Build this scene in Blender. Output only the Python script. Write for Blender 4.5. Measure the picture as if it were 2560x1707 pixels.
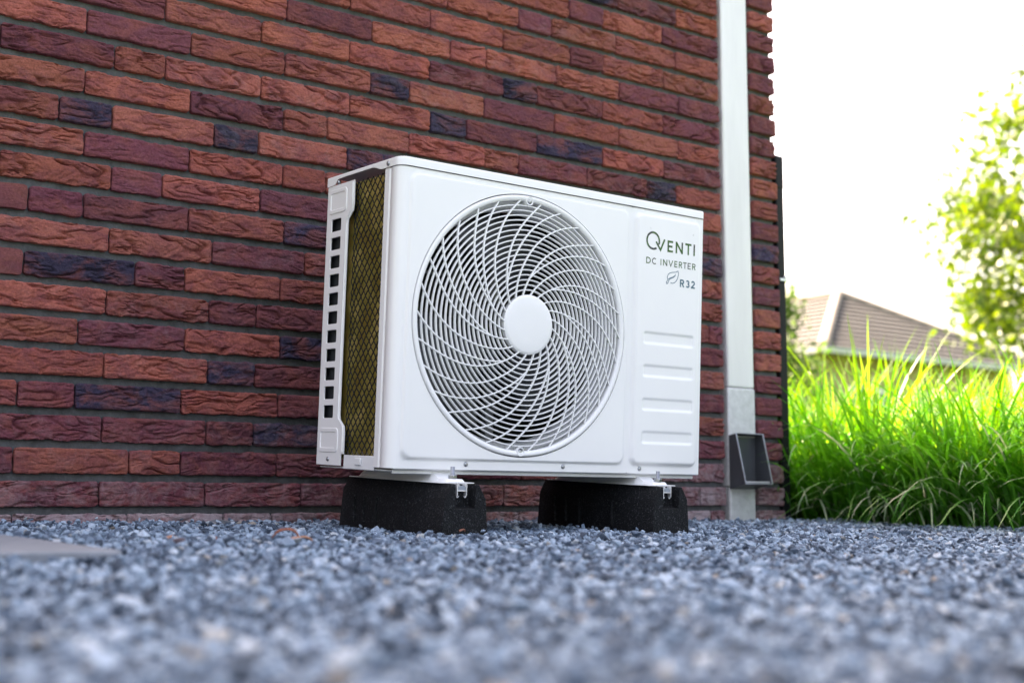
import bpy, bmesh, math, random
import numpy as np
from mathutils import Vector, Matrix, Euler, noise

random.seed(7); rng = np.random.default_rng(11)
R = math.radians
scene = bpy.context.scene
for o in list(bpy.data.objects):
    bpy.data.objects.remove(o)

# ------------------------------------------------------------------ camera
cam_d = bpy.data.cameras.new('camera'); cam = bpy.data.objects.new('camera', cam_d)
scene.collection.objects.link(cam); scene.camera = cam
YAW, PITCH, ROLL = R(35.66745), R(7.05957), R(0.10931)
fw = Vector((math.sin(YAW)*math.cos(PITCH), math.cos(YAW)*math.cos(PITCH), math.sin(PITCH)))
rt = Vector((math.cos(YAW), -math.sin(YAW), 0)); up = rt.cross(fw)
r2 = rt*math.cos(ROLL) + up*math.sin(ROLL); u2 = up*math.cos(ROLL) - rt*math.sin(ROLL)
CAM = Vector((0, -2.45367, 0.0562))
cam.matrix_world = Matrix(((r2.x, u2.x, -fw.x, CAM.x), (r2.y, u2.y, -fw.y, CAM.y), (r2.z, u2.z, -fw.z, CAM.z), (0, 0, 0, 1)))
cam_d.sensor_width = 36; cam_d.lens = 44.668; cam_d.clip_start = 0.02; cam_d.clip_end = 2000
cam_d.dof.use_dof = True; cam_d.dof.focus_distance = 2.42; cam_d.dof.aperture_fstop = 3.3

# ------------------------------------------------------------------ sky, sun, exposure
SUN_EL, SUN_AZ = R(49), R(-4.5)           # azimuth from +Y towards +X: the sun stands behind the house
world = bpy.data.worlds.new('World'); scene.world = world; world.use_nodes = True
nt = world.node_tree; bgn = nt.nodes['Background']
sky = nt.nodes.new('ShaderNodeTexSky'); sky.sky_type = 'NISHITA'; sky.sun_disc = False
sky.sun_elevation = SUN_EL; sky.sun_rotation = SUN_AZ; sky.air_density = 0.9; sky.dust_density = 6.0; sky.ozone_density = 1.0
nt.links.new(sky.outputs[0], bgn.inputs[0]); bgn.inputs[1].default_value = 0.15
sd = bpy.data.lights.new('sun', 'SUN'); sd.energy = 5.0; sd.angle = R(0.53); sd.color = (1, .95, .86)
sun = bpy.data.objects.new('sun', sd); scene.collection.objects.link(sun)
to_sun = Vector((math.sin(SUN_AZ)*math.cos(SUN_EL), math.cos(SUN_AZ)*math.cos(SUN_EL), math.sin(SUN_EL)))
sun.rotation_euler = to_sun.to_track_quat('Z', 'Y').to_euler(); sun.location = to_sun*20
vs = scene.view_settings
vs.view_transform = 'Standard'; vs.look = 'None'; vs.gamma = 1.0; vs.use_curve_mapping = False
vs.exposure = 2.84
vs.use_white_balance = True; vs.white_balance_temperature = 8900; vs.white_balance_tint = 17     # camera set for open shade
scene.cycles.max_bounces = 8; scene.cycles.caustics_reflective = False; scene.cycles.caustics_refractive = False

# ------------------------------------------------------------------ helpers
COL = scene.collection
def tag(o, label=None, cat=None, group=None, kind=None):
    if label: o['label'] = label
    if cat: o['category'] = cat
    if group: o['group'] = group
    if kind: o['kind'] = kind
    return o
def empty(name, mw=None, loc=None):
    o = bpy.data.objects.new(name, None); COL.objects.link(o); o.empty_display_size = .05
    if mw is not None: o.matrix_world = mw
    if loc is not None: o.location = loc
    return o
def link(name, me, parent=None, m=None):
    o = bpy.data.objects.new(name, me); COL.objects.link(o)
    if parent: o.parent = parent
    if m is not None: me.materials.clear(); me.materials.append(m)
    return o
def finish(me, smooth):
    if smooth:
        me.polygons.foreach_set('use_smooth', [True]*len(me.polygons))
        me.set_sharp_from_angle(angle=R(smooth if smooth is not True else 35))
class MB:
    def __init__(s): s.v = []; s.f = []
    def add(s, v, f):
        n = len(s.v); s.v += [tuple(p) for p in v]; s.f += [tuple(i+n for i in q) for q in f]; return s
    def box(s, x0, x1, y0, y1, z0, z1):
        return s.add([(x0,y0,z0),(x1,y0,z0),(x1,y1,z0),(x0,y1,z0),(x0,y0,z1),(x1,y0,z1),(x1,y1,z1),(x0,y1,z1)],
                     [(0,3,2,1),(4,5,6,7),(0,1,5,4),(1,2,6,5),(2,3,7,6),(3,0,4,7)])
    def prism(s, poly, y0, y1):                     # poly of (x, z), extruded along y
        n = len(poly); v = [(x, y0, z) for x, z in poly] + [(x, y1, z) for x, z in poly]
        return s.add(v, [tuple(range(n)), tuple(range(2*n-1, n-1, -1))] + [(i, i+n, (i+1) % n + n, (i+1) % n) for i in range(n)])
    def lathe(s, prof, cx, cz, seg=96, closed=False):   # profile (r, y) round the y axis through (cx, cz)
        n = len(prof); v = []
        for i in range(seg):
            a = 2*math.pi*i/seg; c, d = math.cos(a), math.sin(a)
            v += [(cx+r*c, y, cz+r*d) for r, y in prof]
        f = []
        for i in range(seg):
            j = (i+1) % seg
            for k in range(n if closed else n-1):
                l = (k+1) % n; f.append((i*n+k, i*n+l, j*n+l, j*n+k))
        return s.add(v, f)
    def tube(s, pts, rad, sides=6, closed=False, rads=None):
        pts = [Vector(p) for p in pts]; n = len(pts); v = []; f = []; prev = None
        for i, p in enumerate(pts):
            a = pts[(i-1) % n] if (closed or i) else p; b = pts[(i+1) % n] if (closed or i < n-1) else p
            t = (b-a).normalized()
            if prev is None: prev = t.orthogonal().normalized()
            e = (prev - t*prev.dot(t)).normalized(); prev = e; g = t.cross(e)
            rr = rads[i] if rads else rad
            for k in range(sides):
                q = 2*math.pi*(k+.5)/sides; v.append(p + (e*math.cos(q) + g*math.sin(q))*rr)
        for i in range(n if closed else n-1):
            j = (i+1) % n
            for k in range(sides):
                l = (k+1) % sides; f.append((i*sides+k, i*sides+l, j*sides+l, j*sides+k))
        if not closed: f += [tuple(range(sides-1, -1, -1)), tuple((n-1)*sides+k for k in range(sides))]
        return s.add(v, f)
    def build(s, name, m, parent=None, smooth=False, bevel=0, seg=2, mw=None):
        me = bpy.data.meshes.new(name); me.from_pydata(s.v, [], s.f); me.update()
        bm = bmesh.new(); bm.from_mesh(me); bmesh.ops.recalc_face_normals(bm, faces=bm.faces); bm.to_mesh(me); bm.free()
        finish(me, smooth)
        o = link(name, me, parent, m)
        if bevel:
            b = o.modifiers.new('bevel', 'BEVEL'); b.width = bevel; b.segments = seg; b.limit_method = 'ANGLE'; b.angle_limit = R(35)
            if not smooth: finish(me, 40)
        if mw is not None: o.matrix_world = mw
        return o
def np_mesh(name, V, F, m, parent=None, smooth=True):
    """V (n,3) array, F (k,4) or (k,3) array of indices"""
    me = bpy.data.meshes.new(name); k, c = F.shape
    me.vertices.add(len(V)); me.vertices.foreach_set('co', V.astype(np.float32).ravel())
    me.loops.add(k*c); me.loops.foreach_set('vertex_index', F.astype(np.int32).ravel())
    me.polygons.add(k); me.polygons.foreach_set('loop_start', np.arange(0, k*c, c, dtype=np.int32))
    me.update(calc_edges=True); me.validate()
    if smooth: me.polygons.foreach_set('use_smooth', [True]*k)
    return link(name, me, parent, m)
def plate(name, outline, holes, thick, bev, mtx, m, parent):
    """flat sheet with real openings from a 2D outline, bevelled edges"""
    cu = bpy.data.curves.new('c', 'CURVE'); cu.dimensions = '2D'; cu.fill_mode = 'BOTH'; cu.extrude = thick/2 - bev; cu.bevel_depth = bev; cu.bevel_resolution = 2
    for poly in [outline]+holes:
        sp = cu.splines.new('POLY'); sp.points.add(len(poly)-1); sp.use_cyclic_u = True
        for i, (a, b) in enumerate(poly): sp.points[i].co = (a, b, 0, 1)
    t = bpy.data.objects.new('c', cu); COL.objects.link(t)
    me = bpy.data.meshes.new_from_object(t.evaluated_get(bpy.context.evaluated_depsgraph_get()))
    bpy.data.objects.remove(t); bpy.data.curves.remove(cu)
    me.name = name; me.transform(mtx); me.update(); finish(me, 35)
    return link(name, me, parent, m)
def rrect(x0, x1, y0, y1, r, n=5):
    out = []
    for cx, cy, a0 in ((x1-r, y1-r, 0), (x0+r, y1-r, 90), (x0+r, y0+r, 180), (x1-r, y0+r, 270)):
        for i in range(n+1):
            a = R(a0 + 90*i/n); out.append((cx + r*math.cos(a), cy + r*math.sin(a)))
    return out

# ------------------------------------------------------------------ materials
class NT:
    def __init__(s, m): s.t = m.node_tree; s.n = s.t.nodes; s.l = s.t.links
    def new(s, t, **k):
        nd = s.n.new('ShaderNode'+t)
        for a, b in k.items():
            if a.startswith('i_'): nd.inputs[int(a[2:]) if a[2:].isdigit() else a[2:].replace('_', ' ')].default_value = b
            else: setattr(nd, a, b)
        return nd
    def link(s, a, b): s.l.new(a, b)
def newmat(name):
    m = bpy.data.materials.new(name); m.use_nodes = True; return m, NT(m), m.node_tree.nodes['Principled BSDF']
def c4(c): return (c[0], c[1], c[2], 1)
def simple(name, col, rough=.5, metal=0, var=0.0, vscale=8, bump=0, bscale=150, spec=.5, coat=0, col2=None, stretch=(1,1,1), rvar=0):
    m, t, p = newmat(name)
    p.inputs['Roughness'].default_value = rough; p.inputs['Metallic'].default_value = metal; p.inputs['Specular IOR Level'].default_value = spec
    p.inputs['Coat Weight'].default_value = coat; p.inputs['Coat Roughness'].default_value = .12
    tc = t.new('TexCoord'); mp = t.new('Mapping'); mp.inputs['Scale'].default_value = stretch; t.link(tc.outputs['Object'], mp.inputs[0])
    if var or col2:
        nz = t.new('TexNoise', i_Scale=vscale, i_Detail=6.0, i_Roughness=.62); t.link(mp.outputs[0], nz.inputs['Vector'])
        rp = t.new('ValToRGB'); e = rp.color_ramp.elements
        e[0].position = .32; e[1].position = .68
        c2 = col2 or tuple(min(1, c*(1+var)) for c in col); c1 = tuple(c*(1-var) for c in col) if not col2 else col
        e[0].color = c4(c1); e[1].color = c4(c2)
        t.link(nz.outputs[0], rp.inputs[0]); t.link(rp.outputs[0], p.inputs['Base Color'])
        if rvar:
            mr = t.new('MapRange'); mr.inputs[3].default_value = max(.02, rough-rvar); mr.inputs[4].default_value = rough+rvar
            t.link(nz.outputs[0], mr.inputs[0]); t.link(mr.outputs[0], p.inputs['Roughness'])
    else: p.inputs['Base Color'].default_value = c4(col)
    if bump:
        nb = t.new('TexNoise', i_Scale=bscale, i_Detail=4.0); t.link(mp.outputs[0], nb.inputs['Vector'])
        b = t.new('Bump', i_Strength=.6, i_Distance=bump); t.link(nb.outputs[0], b.inputs['Height']); t.link(b.outputs[0], p.inputs['Normal'])
    return m
def leafmat(name, c1, c2, trans=.5, trcol=None, rough=.42):
    m, t, p = newmat(name); t.n.remove(p); out = t.n['Material Output']
    geo = t.new('NewGeometry'); rp = t.new('ValToRGB'); rp.color_ramp.elements[0].color = c4(c1); rp.color_ramp.elements[1].color = c4(c2)
    t.link(geo.outputs['Random Per Island'], rp.inputs[0])
    d = t.new('BsdfPrincipled'); d.inputs['Roughness'].default_value = rough; d.inputs['Specular IOR Level'].default_value = .6
    tr = t.new('BsdfTranslucent'); mx = t.new('MixShader'); mx.inputs[0].default_value = trans
    hs = t.new('HueSaturation'); hs.inputs['Hue'].default_value = .487; hs.inputs['Saturation'].default_value = 1.05; hs.inputs['Value'].default_value = 1.8
    t.link(rp.outputs[0], d.inputs['Base Color']); t.link(rp.outputs[0], hs.inputs['Color']); t.link(hs.outputs[0], tr.inputs[0])
    t.link(d.outputs[0], mx.inputs[1]); t.link(tr.outputs[0], mx.inputs[2]); t.link(mx.outputs[0], out.inputs[0])
    return m

def brick_material():
    m, t, p = newmat('brick_clay'); p.inputs['Roughness'].default_value = .86; p.inputs['Specular IOR Level'].default_value = .25
    oi = t.new('ObjectInfo'); geo = t.new('NewGeometry')
    # patches of a darker or redder burn, laid out in world space so that no two bricks repeat
    mp = t.new('Mapping'); mp.inputs['Scale'].default_value = (1, 1, 1.6); t.link(geo.outputs['Position'], mp.inputs[0])
    nz = t.new('TexNoise', i_Scale=14.0, i_Detail=7.0, i_Roughness=.65, i_Distortion=.6); t.link(mp.outputs[0], nz.inputs['Vector'])
    rp = t.new('ValToRGB'); rp.color_ramp.elements[0].position = .44; rp.color_ramp.elements[1].position = .62; t.link(nz.outputs[0], rp.inputs[0])
    # the burn colour: object index 1 = dark brick with orange flashes, 0 = the others with purple flashes
    mixc = t.new('Mix', data_type='RGBA'); mixc.inputs['A'].default_value = (.150, .040, .056, 1); mixc.inputs['B'].default_value = (.24, .066, .054, 1)
    t.link(oi.outputs['Object Index'], mixc.inputs['Factor'])
    a1 = t.new('Math', operation='MULTIPLY'); a1.inputs[1].default_value = .62; t.link(rp.outputs[0], a1.inputs[0])
    mix1 = t.new('Mix', data_type='RGBA'); t.link(a1.outputs[0], mix1.inputs['Factor']); t.link(oi.outputs['Color'], mix1.inputs['A']); t.link(mixc.outputs['Result'], mix1.inputs['B'])
    # fine grain
    nf = t.new('TexNoise', i_Scale=260.0, i_Detail=3.0); t.link(geo.outputs['Position'], nf.inputs['Vector'])
    mf = t.new('MapRange'); mf.inputs[1].default_value = .3; mf.inputs[2].default_value = .7; mf.inputs[3].default_value = .78; mf.inputs[4].default_value = 1.2; t.link(nf.outputs[0], mf.inputs[0])
    mul = t.new('Mix', data_type='RGBA', blend_type='MULTIPLY'); mul.inputs['Factor'].default_value = 1
    t.link(mix1.outputs['Result'], mul.inputs['A']); t.link(mf.outputs[0], mul.inputs['B'])
    # lime bloom, its amount in the object colour's alpha
    ne = t.new('TexNoise', i_Scale=32.0, i_Detail=8.0, i_Roughness=.7, i_Distortion=.8); t.link(geo.outputs['Position'], ne.inputs['Vector'])
    re = t.new('ValToRGB'); re.color_ramp.elements[0].position = .50; re.color_ramp.elements[1].position = .78
    sh_ = t.new('MapRange'); sh_.inputs[3].default_value = -.02; sh_.inputs[4].default_value = .30; t.link(oi.outputs['Alpha'], sh_.inputs[0])
    ad_ = t.new('Math', operation='ADD'); t.link(ne.outputs[0], ad_.inputs[0]); t.link(sh_.outputs[0], ad_.inputs[1]); t.link(ad_.outputs[0], re.inputs[0])
    me_ = t.new('Math', operation='MULTIPLY'); t.link(re.outputs[0], me_.inputs[0]); t.link(oi.outputs['Alpha'], me_.inputs[1])
    mix2 = t.new('Mix', data_type='RGBA'); mix2.inputs['B'].default_value = (.42, .35, .37, 1)
    t.link(me_.outputs[0], mix2.inputs['Factor']); t.link(mul.outputs['Result'], mix2.inputs['A']); t.link(mix2.outputs['Result'], p.inputs['Base Color'])
    # hand-moulded crinkles
    mb = t.new('Mapping'); mb.inputs['Scale'].default_value = (1, 1, 2.1); t.link(geo.outputs['Position'], mb.inputs[0])
    nb = t.new('TexNoise', i_Scale=190.0, i_Detail=5.0, i_Roughness=.6, i_Distortion=1.0); t.link(mb.outputs[0], nb.inputs['Vector'])
    b = t.new('Bump', i_Strength=.9, i_Distance=.0040); t.link(nb.outputs[0], b.inputs['Height']); t.link(b.outputs[0], p.inputs['Normal'])
    return m
def far_brick_material():
    m, t, p = newmat('brickwork_beyond'); p.inputs['Roughness'].default_value = .85
    geo = t.new('NewGeometry'); cx = t.new('SeparateXYZ'); t.link(geo.outputs['Position'], cx.inputs[0])
    ad = t.new('Math', operation='ADD'); t.link(cx.outputs[0], ad.inputs[0]); t.link(cx.outputs[1], ad.inputs[1])
    cb = t.new('CombineXYZ'); t.link(ad.outputs[0], cb.inputs[0]); t.link(cx.outputs[2], cb.inputs[1])
    bt = t.new('TexBrick', i_Color1=(.25, .08, .055, 1), i_Color2=(.13, .05, .055, 1), i_Mortar=(.1, .1, .105, 1))
    bt.inputs['Scale'].default_value = 1; bt.inputs['Brick Width'].default_value = .212; bt.inputs['Row Height'].default_value = .062; bt.inputs['Mortar Size'].default_value = .006
    t.link(cb.outputs[0], bt.inputs['Vector']); t.link(bt.outputs['Color'], p.inputs['Base Color'])
    b = t.new('Bump', i_Strength=.8, i_Distance=.008, invert=True); t.link(bt.outputs['Fac'], b.inputs['Height']); t.link(b.outputs[0], p.inputs['Normal'])
    return m
def stone_material():
    m, t, p = newmat('crushed_slate'); p.inputs['Roughness'].default_value = .72
    oi = t.new('ObjectInfo'); rp = t.new('ValToRGB'); e = rp.color_ramp.elements; rp.color_ramp.interpolation = 'LINEAR'
    e[0].position = 0; e[0].color = (.034, .055, .085, 1); e[1].position = .93; e[1].color = (.41, .53, .66, 1)
    for pos, c in ((.25, (.088, .135, .198)), (.55, (.205, .295, .400)), (.82, (.335, .450, .575)), (.97, (.52, .60, .68)), (.99, (.36, .37, .37)), (.997, (.32, .27, .23))):
        q = e.new(pos); q.color = c4(c)
    t.link(oi.outputs['Random'], rp.inputs[0])
    tc = t.new('TexCoord'); nz = t.new('TexNoise', i_Scale=2.6, i_Detail=5.0, i_Roughness=.7); t.link(tc.outputs['Object'], nz.inputs['Vector'])
    mr = t.new('MapRange'); mr.inputs[1].default_value = .3; mr.inputs[2].default_value = .7; mr.inputs[3].default_value = .68; mr.inputs[4].default_value = 1.3; t.link(nz.outputs[0], mr.inputs[0])
    mul = t.new('Mix', data_type='RGBA', blend_type='MULTIPLY'); mul.inputs['Factor'].default_value = 1
    t.link(rp.outputs[0], mul.inputs['A']); t.link(mr.outputs[0], mul.inputs['B']); t.link(mul.outputs['Result'], p.inputs['Base Color'])
    b = t.new('Bump', i_Strength=.5, i_Distance=.06); t.link(nz.outputs[0], b.inputs['Height']); t.link(b.outputs[0], p.inputs['Normal'])
    return m
def coil_material():
    m, t, p = newmat('coil_fins'); p.inputs['Roughness'].default_value = .35; p.inputs['Metallic'].default_value = .45
    tc = t.new('TexCoord'); sp = t.new('SeparateXYZ'); t.link(tc.outputs['Object'], sp.inputs[0])
    w = t.new('TexWave', wave_type='BANDS', bands_direction='Z', wave_profile='SAW', i_Scale=15.0, i_Distortion=.35, i_Detail=1.0); w.inputs['Detail Scale'].default_value = 2
    t.link(tc.outputs['Object'], w.inputs['Vector'])
    nz = t.new('TexNoise', i_Scale=18.0, i_Detail=3.0); t.link(tc.outputs['Object'], nz.inputs['Vector'])
    rp = t.new('ValToRGB'); e = rp.color_ramp.elements; e[0].color = (.30, .21, .035, 1); e[1].color = (.82, .62, .22, 1); e[0].position = .3; e[1].position = .75
    g = rp.color_ramp.elements.new(.5); g.color = (.36, .30, .065, 1)
    t.link(nz.outputs[0], rp.inputs[0]); t.link(rp.outputs[0], p.inputs['Base Color'])
    b = t.new('Bump', i_Strength=.5, i_Distance=.003); t.link(w.outputs[0], b.inputs['Height']); t.link(b.outputs[0], p.inputs['Normal'])
    return m
def rubber_material():
    m, t, p = newmat('recycled_rubber'); p.inputs['Roughness'].default_value = .7; p.inputs['Specular IOR Level'].default_value = .22
    tc = t.new('TexCoord'); v = t.new('TexVoronoi', i_Scale=520.0); t.link(tc.outputs['Object'], v.inputs['Vector'])
    sp = t.new('SeparateColor'); t.link(v.outputs['Color'], sp.inputs[0])
    rp = t.new('ValToRGB'); e = rp.color_ramp.elements; e[0].position = .0; e[0].color = (.0025, .003, .004, 1); e[1].position = 1; e[1].color = (.05, .055, .062, 1)
    q = e.new(.88); q.color = (.006, .007, .0085, 1)
    t.link(sp.outputs[0], rp.inputs[0]); t.link(rp.outputs[0], p.inputs['Base Color'])
    b = t.new('Bump', i_Strength=.8, i_Distance=.0012); t.link(v.outputs['Distance'], b.inputs['Height']); t.link(b.outputs[0], p.inputs['Normal'])
    return m
def print_material():
    m, t, p = newmat('printed_ink'); p.inputs['Roughness'].default_value = .45
    tc = t.new('TexCoord'); nz = t.new('TexNoise', i_Scale=55.0, i_Detail=2.0); t.link(tc.outputs['Object'], nz.inputs['Vector'])
    rp = t.new('ValToRGB'); e = rp.color_ramp.elements; e[0].position = .40; e[0].color = (.022, .030, .034, 1); e[1].position = .54; e[1].color = (.022, .105, .010, 1)
    t.link(nz.outputs[0], rp.inputs[0]); t.link(rp.outputs[0], p.inputs['Base Color'])
    return m

M = {
 'brick': brick_material(), 'brick_far': far_brick_material(),
 'mortar': simple('mortar', (.074, .078, .084), .9, var=.35, vscale=40, bump=.003, bscale=220),
 'white': simple('white_enamel', (.79, .79, .79), .32, var=.02, vscale=3, coat=.25, rvar=.04),
 'white_plastic': simple('white_plastic', (.79, .79, .79), .38, var=.02, vscale=5),
 'white_dull': simple('white_steel_sheet', (.72, .73, .74), .42, var=.04, vscale=10),
 'grey_inner': simple('galvanised_inner', (.22, .235, .25), .45, metal=.3, var=.12, vscale=20),
 'dark_inner': simple('dark_inner', (.03, .032, .034), .7, var=.2),
 'blade': simple('fan_blade_plastic', (.028, .031, .035), .42, var=.08, vscale=10),
 'coil': coil_material(), 'fin_shaded': simple('coil_fins_shaded', (.018, .021, .017), .6, var=.3, vscale=25), 'guard': simple('black_coated_wire', (.012, .013, .016), .4, var=.2, vscale=30),
 'steel': simple('zinc_plated_steel', (.36, .38, .41), .28, metal=1, var=.12, vscale=60),
 'alu': simple('aluminium', (.80, .81, .83), .35, metal=.55, var=.05, vscale=40),
 'alu_in': simple('aluminium_fill', (.30, .34, .40), .4, metal=.4, var=.1),
 'rubber': rubber_material(), 'ink': print_material(),
 'ink_blue': simple('printed_ink_blue', (.055, .14, .19), .45, var=.1, vscale=40),
 'zinc_pale': simple('weathered_pale_zinc', (.68, .665, .675), .42, metal=.15, var=.09, vscale=7, stretch=(1.5, 1.5, .22), bump=.0006, bscale=30, rvar=.08),
 'zinc_old': simple('dull_zinc_sleeve', (.50, .50, .495), .6, metal=.1, col2=(.63, .63, .63), vscale=60, bump=.0012, bscale=120),
 'zinc_dark': simple('dark_zinc', (.072, .078, .088), .45, metal=.3, var=.18, vscale=14, stretch=(1, 1, .5), rvar=.1),
 'zinc_rim_lit': simple('folded_zinc_lit', (.36, .38, .40), .35, metal=.5, var=.1, vscale=30),  # paler than the spout: light caught by the folded edge is painted in
 'black': simple('black_paint', (.006, .0065, .008), .6, var=.15, vscale=12, spec=.2),
 'stone': stone_material(),
 'grit': simple('gravel_bed_grit', (.04, .055, .075), .9, col2=(.13, .17, .22), vscale=160, bump=.006, bscale=190),
 'soil': simple('planting_soil', (.035, .026, .018), .95, var=.5, vscale=40, bump=.02, bscale=60),
 'lawn': simple('lawn', (.035, .075, .014), .9, col2=(.07, .12, .025), vscale=3, bump=.02, bscale=25),
 'slab': simple('concrete_slab', (.165, .185, .21), .85, col2=(.225, .245, .275), vscale=26, bump=.0012, bscale=260),
 'leafdry': simple('dry_leaf', (.22, .075, .045), .7, var=.35, vscale=60, bump=.0006, bscale=160),
 'leafdry2': simple('dry_leaf_pale', (.42, .20, .12), .7, var=.3, vscale=60),
 'slate': simple('slate_chip', (.15, .165, .19), .65, var=.25, vscale=40, bump=.0015, bscale=120),
 'plum': simple('plum_stone', (.10, .07, .085), .7, var=.25, vscale=60, bump=.002, bscale=90),
 'grass': leafmat('grass_blade', (.034, .150, .008), (.14, .27, .030), .52), 'grass_edge': leafmat('grass_blade_edge', (.020, .185, .012), (.075, .30, .035), .4),
 'grass_pale': leafmat('grass_blade_pale', (.26, .36, .22), (.46, .50, .40), .25),
 'tree_leaf': leafmat('tree_leaf', (.034, .090, .006), (.10, .155, .014), .42),
 'shrub_leaf': leafmat('shrub_leaf', (.03, .085, .015), (.07, .13, .03), .4),
 'weed': leafmat('weed_leaf', (.06, .22, .015), (.10, .28, .03), .4),
 'bark': simple('bark', (.075, .055, .04), .9, var=.4, vscale=12, bump=.02, bscale=30),
 'tile': simple('roof_tile', (.030, .032, .038), .8, col2=(.044, .046, .053), vscale=1.6, bump=.01, bscale=18),
 'ridge': simple('ridge_tile', (.33, .27, .23), .8, var=.12, vscale=3),
 'stucco': simple('beige_render', (.42, .33, .20), .9, var=.08, vscale=3),
 'gutter': simple('pale_gutter', (.45, .46, .47), .5, var=.08),
 'pane': simple('window_glass', (.05, .06, .07), .08, var=.1, spec=.8),
 'frame': simple('window_frame_white', (.75, .76, .77), .5, var=.04),
 'roof_edge': simple('roof_trim', (.06, .062, .065), .6, var=.1),
}

# ------------------------------------------------------------------ the ground
def g_z(x, y):
    t = np.clip((-y-.65)/1.1, 0, 1)
    return .0105 - .006*(np.clip(x, -1, 4)-.6) - .022*(1-np.exp(np.minimum(y, 0)/.5)) - .024*t*t*(3-2*t)
mb = MB().add([(-400,-400,-.06),(400,-400,-.06),(400,400,-.06),(-400,400,-.06)], [(0,1,2,3)])
tag(mb.build('ground', M['lawn']), kind='structure')
xs = np.linspace(-3, 3.14, 92); ys = np.concatenate([np.linspace(-8, -3, 12)[:-1], np.linspace(-3, .03, 60)])
X, Y = np.meshgrid(xs, ys); Z = g_z(X, Y) - .0055
V = np.stack([X, Y, Z], -1).reshape(-1, 3); nx = len(xs)
F = np.array([(j*nx+i, j*nx+i+1, (j+1)*nx+i+1, (j+1)*nx+i) for j in range(len(ys)-1) for i in range(nx-1)])
tag(np_mesh('gravel_bed', V, F, M['grit']), kind='structure')
xs = np.linspace(3.03, 5.4, 26); ys = np.linspace(-8, 9, 120); X, Y = np.meshgrid(xs, ys); Z = g_z(X, Y) + .003 + .006*np.sin(X*31+Y*7)*np.sin(Y*23)
V = np.stack([X, Y, Z], -1).reshape(-1, 3); nx = len(xs)
F = np.array([(j*nx+i, j*nx+i+1, (j+1)*nx+i+1, (j+1)*nx+i) for j in range(len(ys)-1) for i in range(nx-1)])
tag(np_mesh('planting_bed', V, F, M['soil']), kind='structure')

# ------------------------------------------------------------------ the brick house whose wall fills the left
C0, CP, BH = .026, .062, .0475              # top of course 0, course height, brick height
SLOT0, SLOT1, CORNER = 2.472, 2.597, 2.700
house = empty('brick_house', loc=(0, 0, 0))
tag(house, 'house of red and purple hand-moulded brick with dark recessed joints', 'house')
MY = .0145
mb = MB().box(-2.5, SLOT0-.004, MY, .30, -.15, 1.80).box(SLOT0-.004, SLOT1+.004, .105, .30, -.15, 1.80).box(SLOT1+.004, CORNER-.0095, MY, .30, -.15, 1.80)
mb.box(-2.5, CORNER-.0095, .30, 6, -.15, 1.80)
mb.build('wall', M['mortar'], house)
MB().box(-2.5, SLOT0-.001, .0, .30, 1.801, 3.0).box(SLOT1+.001, CORNER-.001, .0, .30, 1.801, 3.0).box(SLOT0, SLOT1, .105, .30, 1.801, 3.0).box(-2.5, CORNER-.001, .3005, 6, 1.801, 3.0).build('upper_wall', M['brick_far'], house)
MB().box(CORNER-.0092, CORNER-.001, .112, 6, -.14, 1.80).build('side_wall', M['brick_far'], house)
MB().box(-2.7, 2.74, -.07, 6.2, 3.001, 3.12).build('roof_edge', M['roof_edge'], house, bevel=.006)

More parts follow.
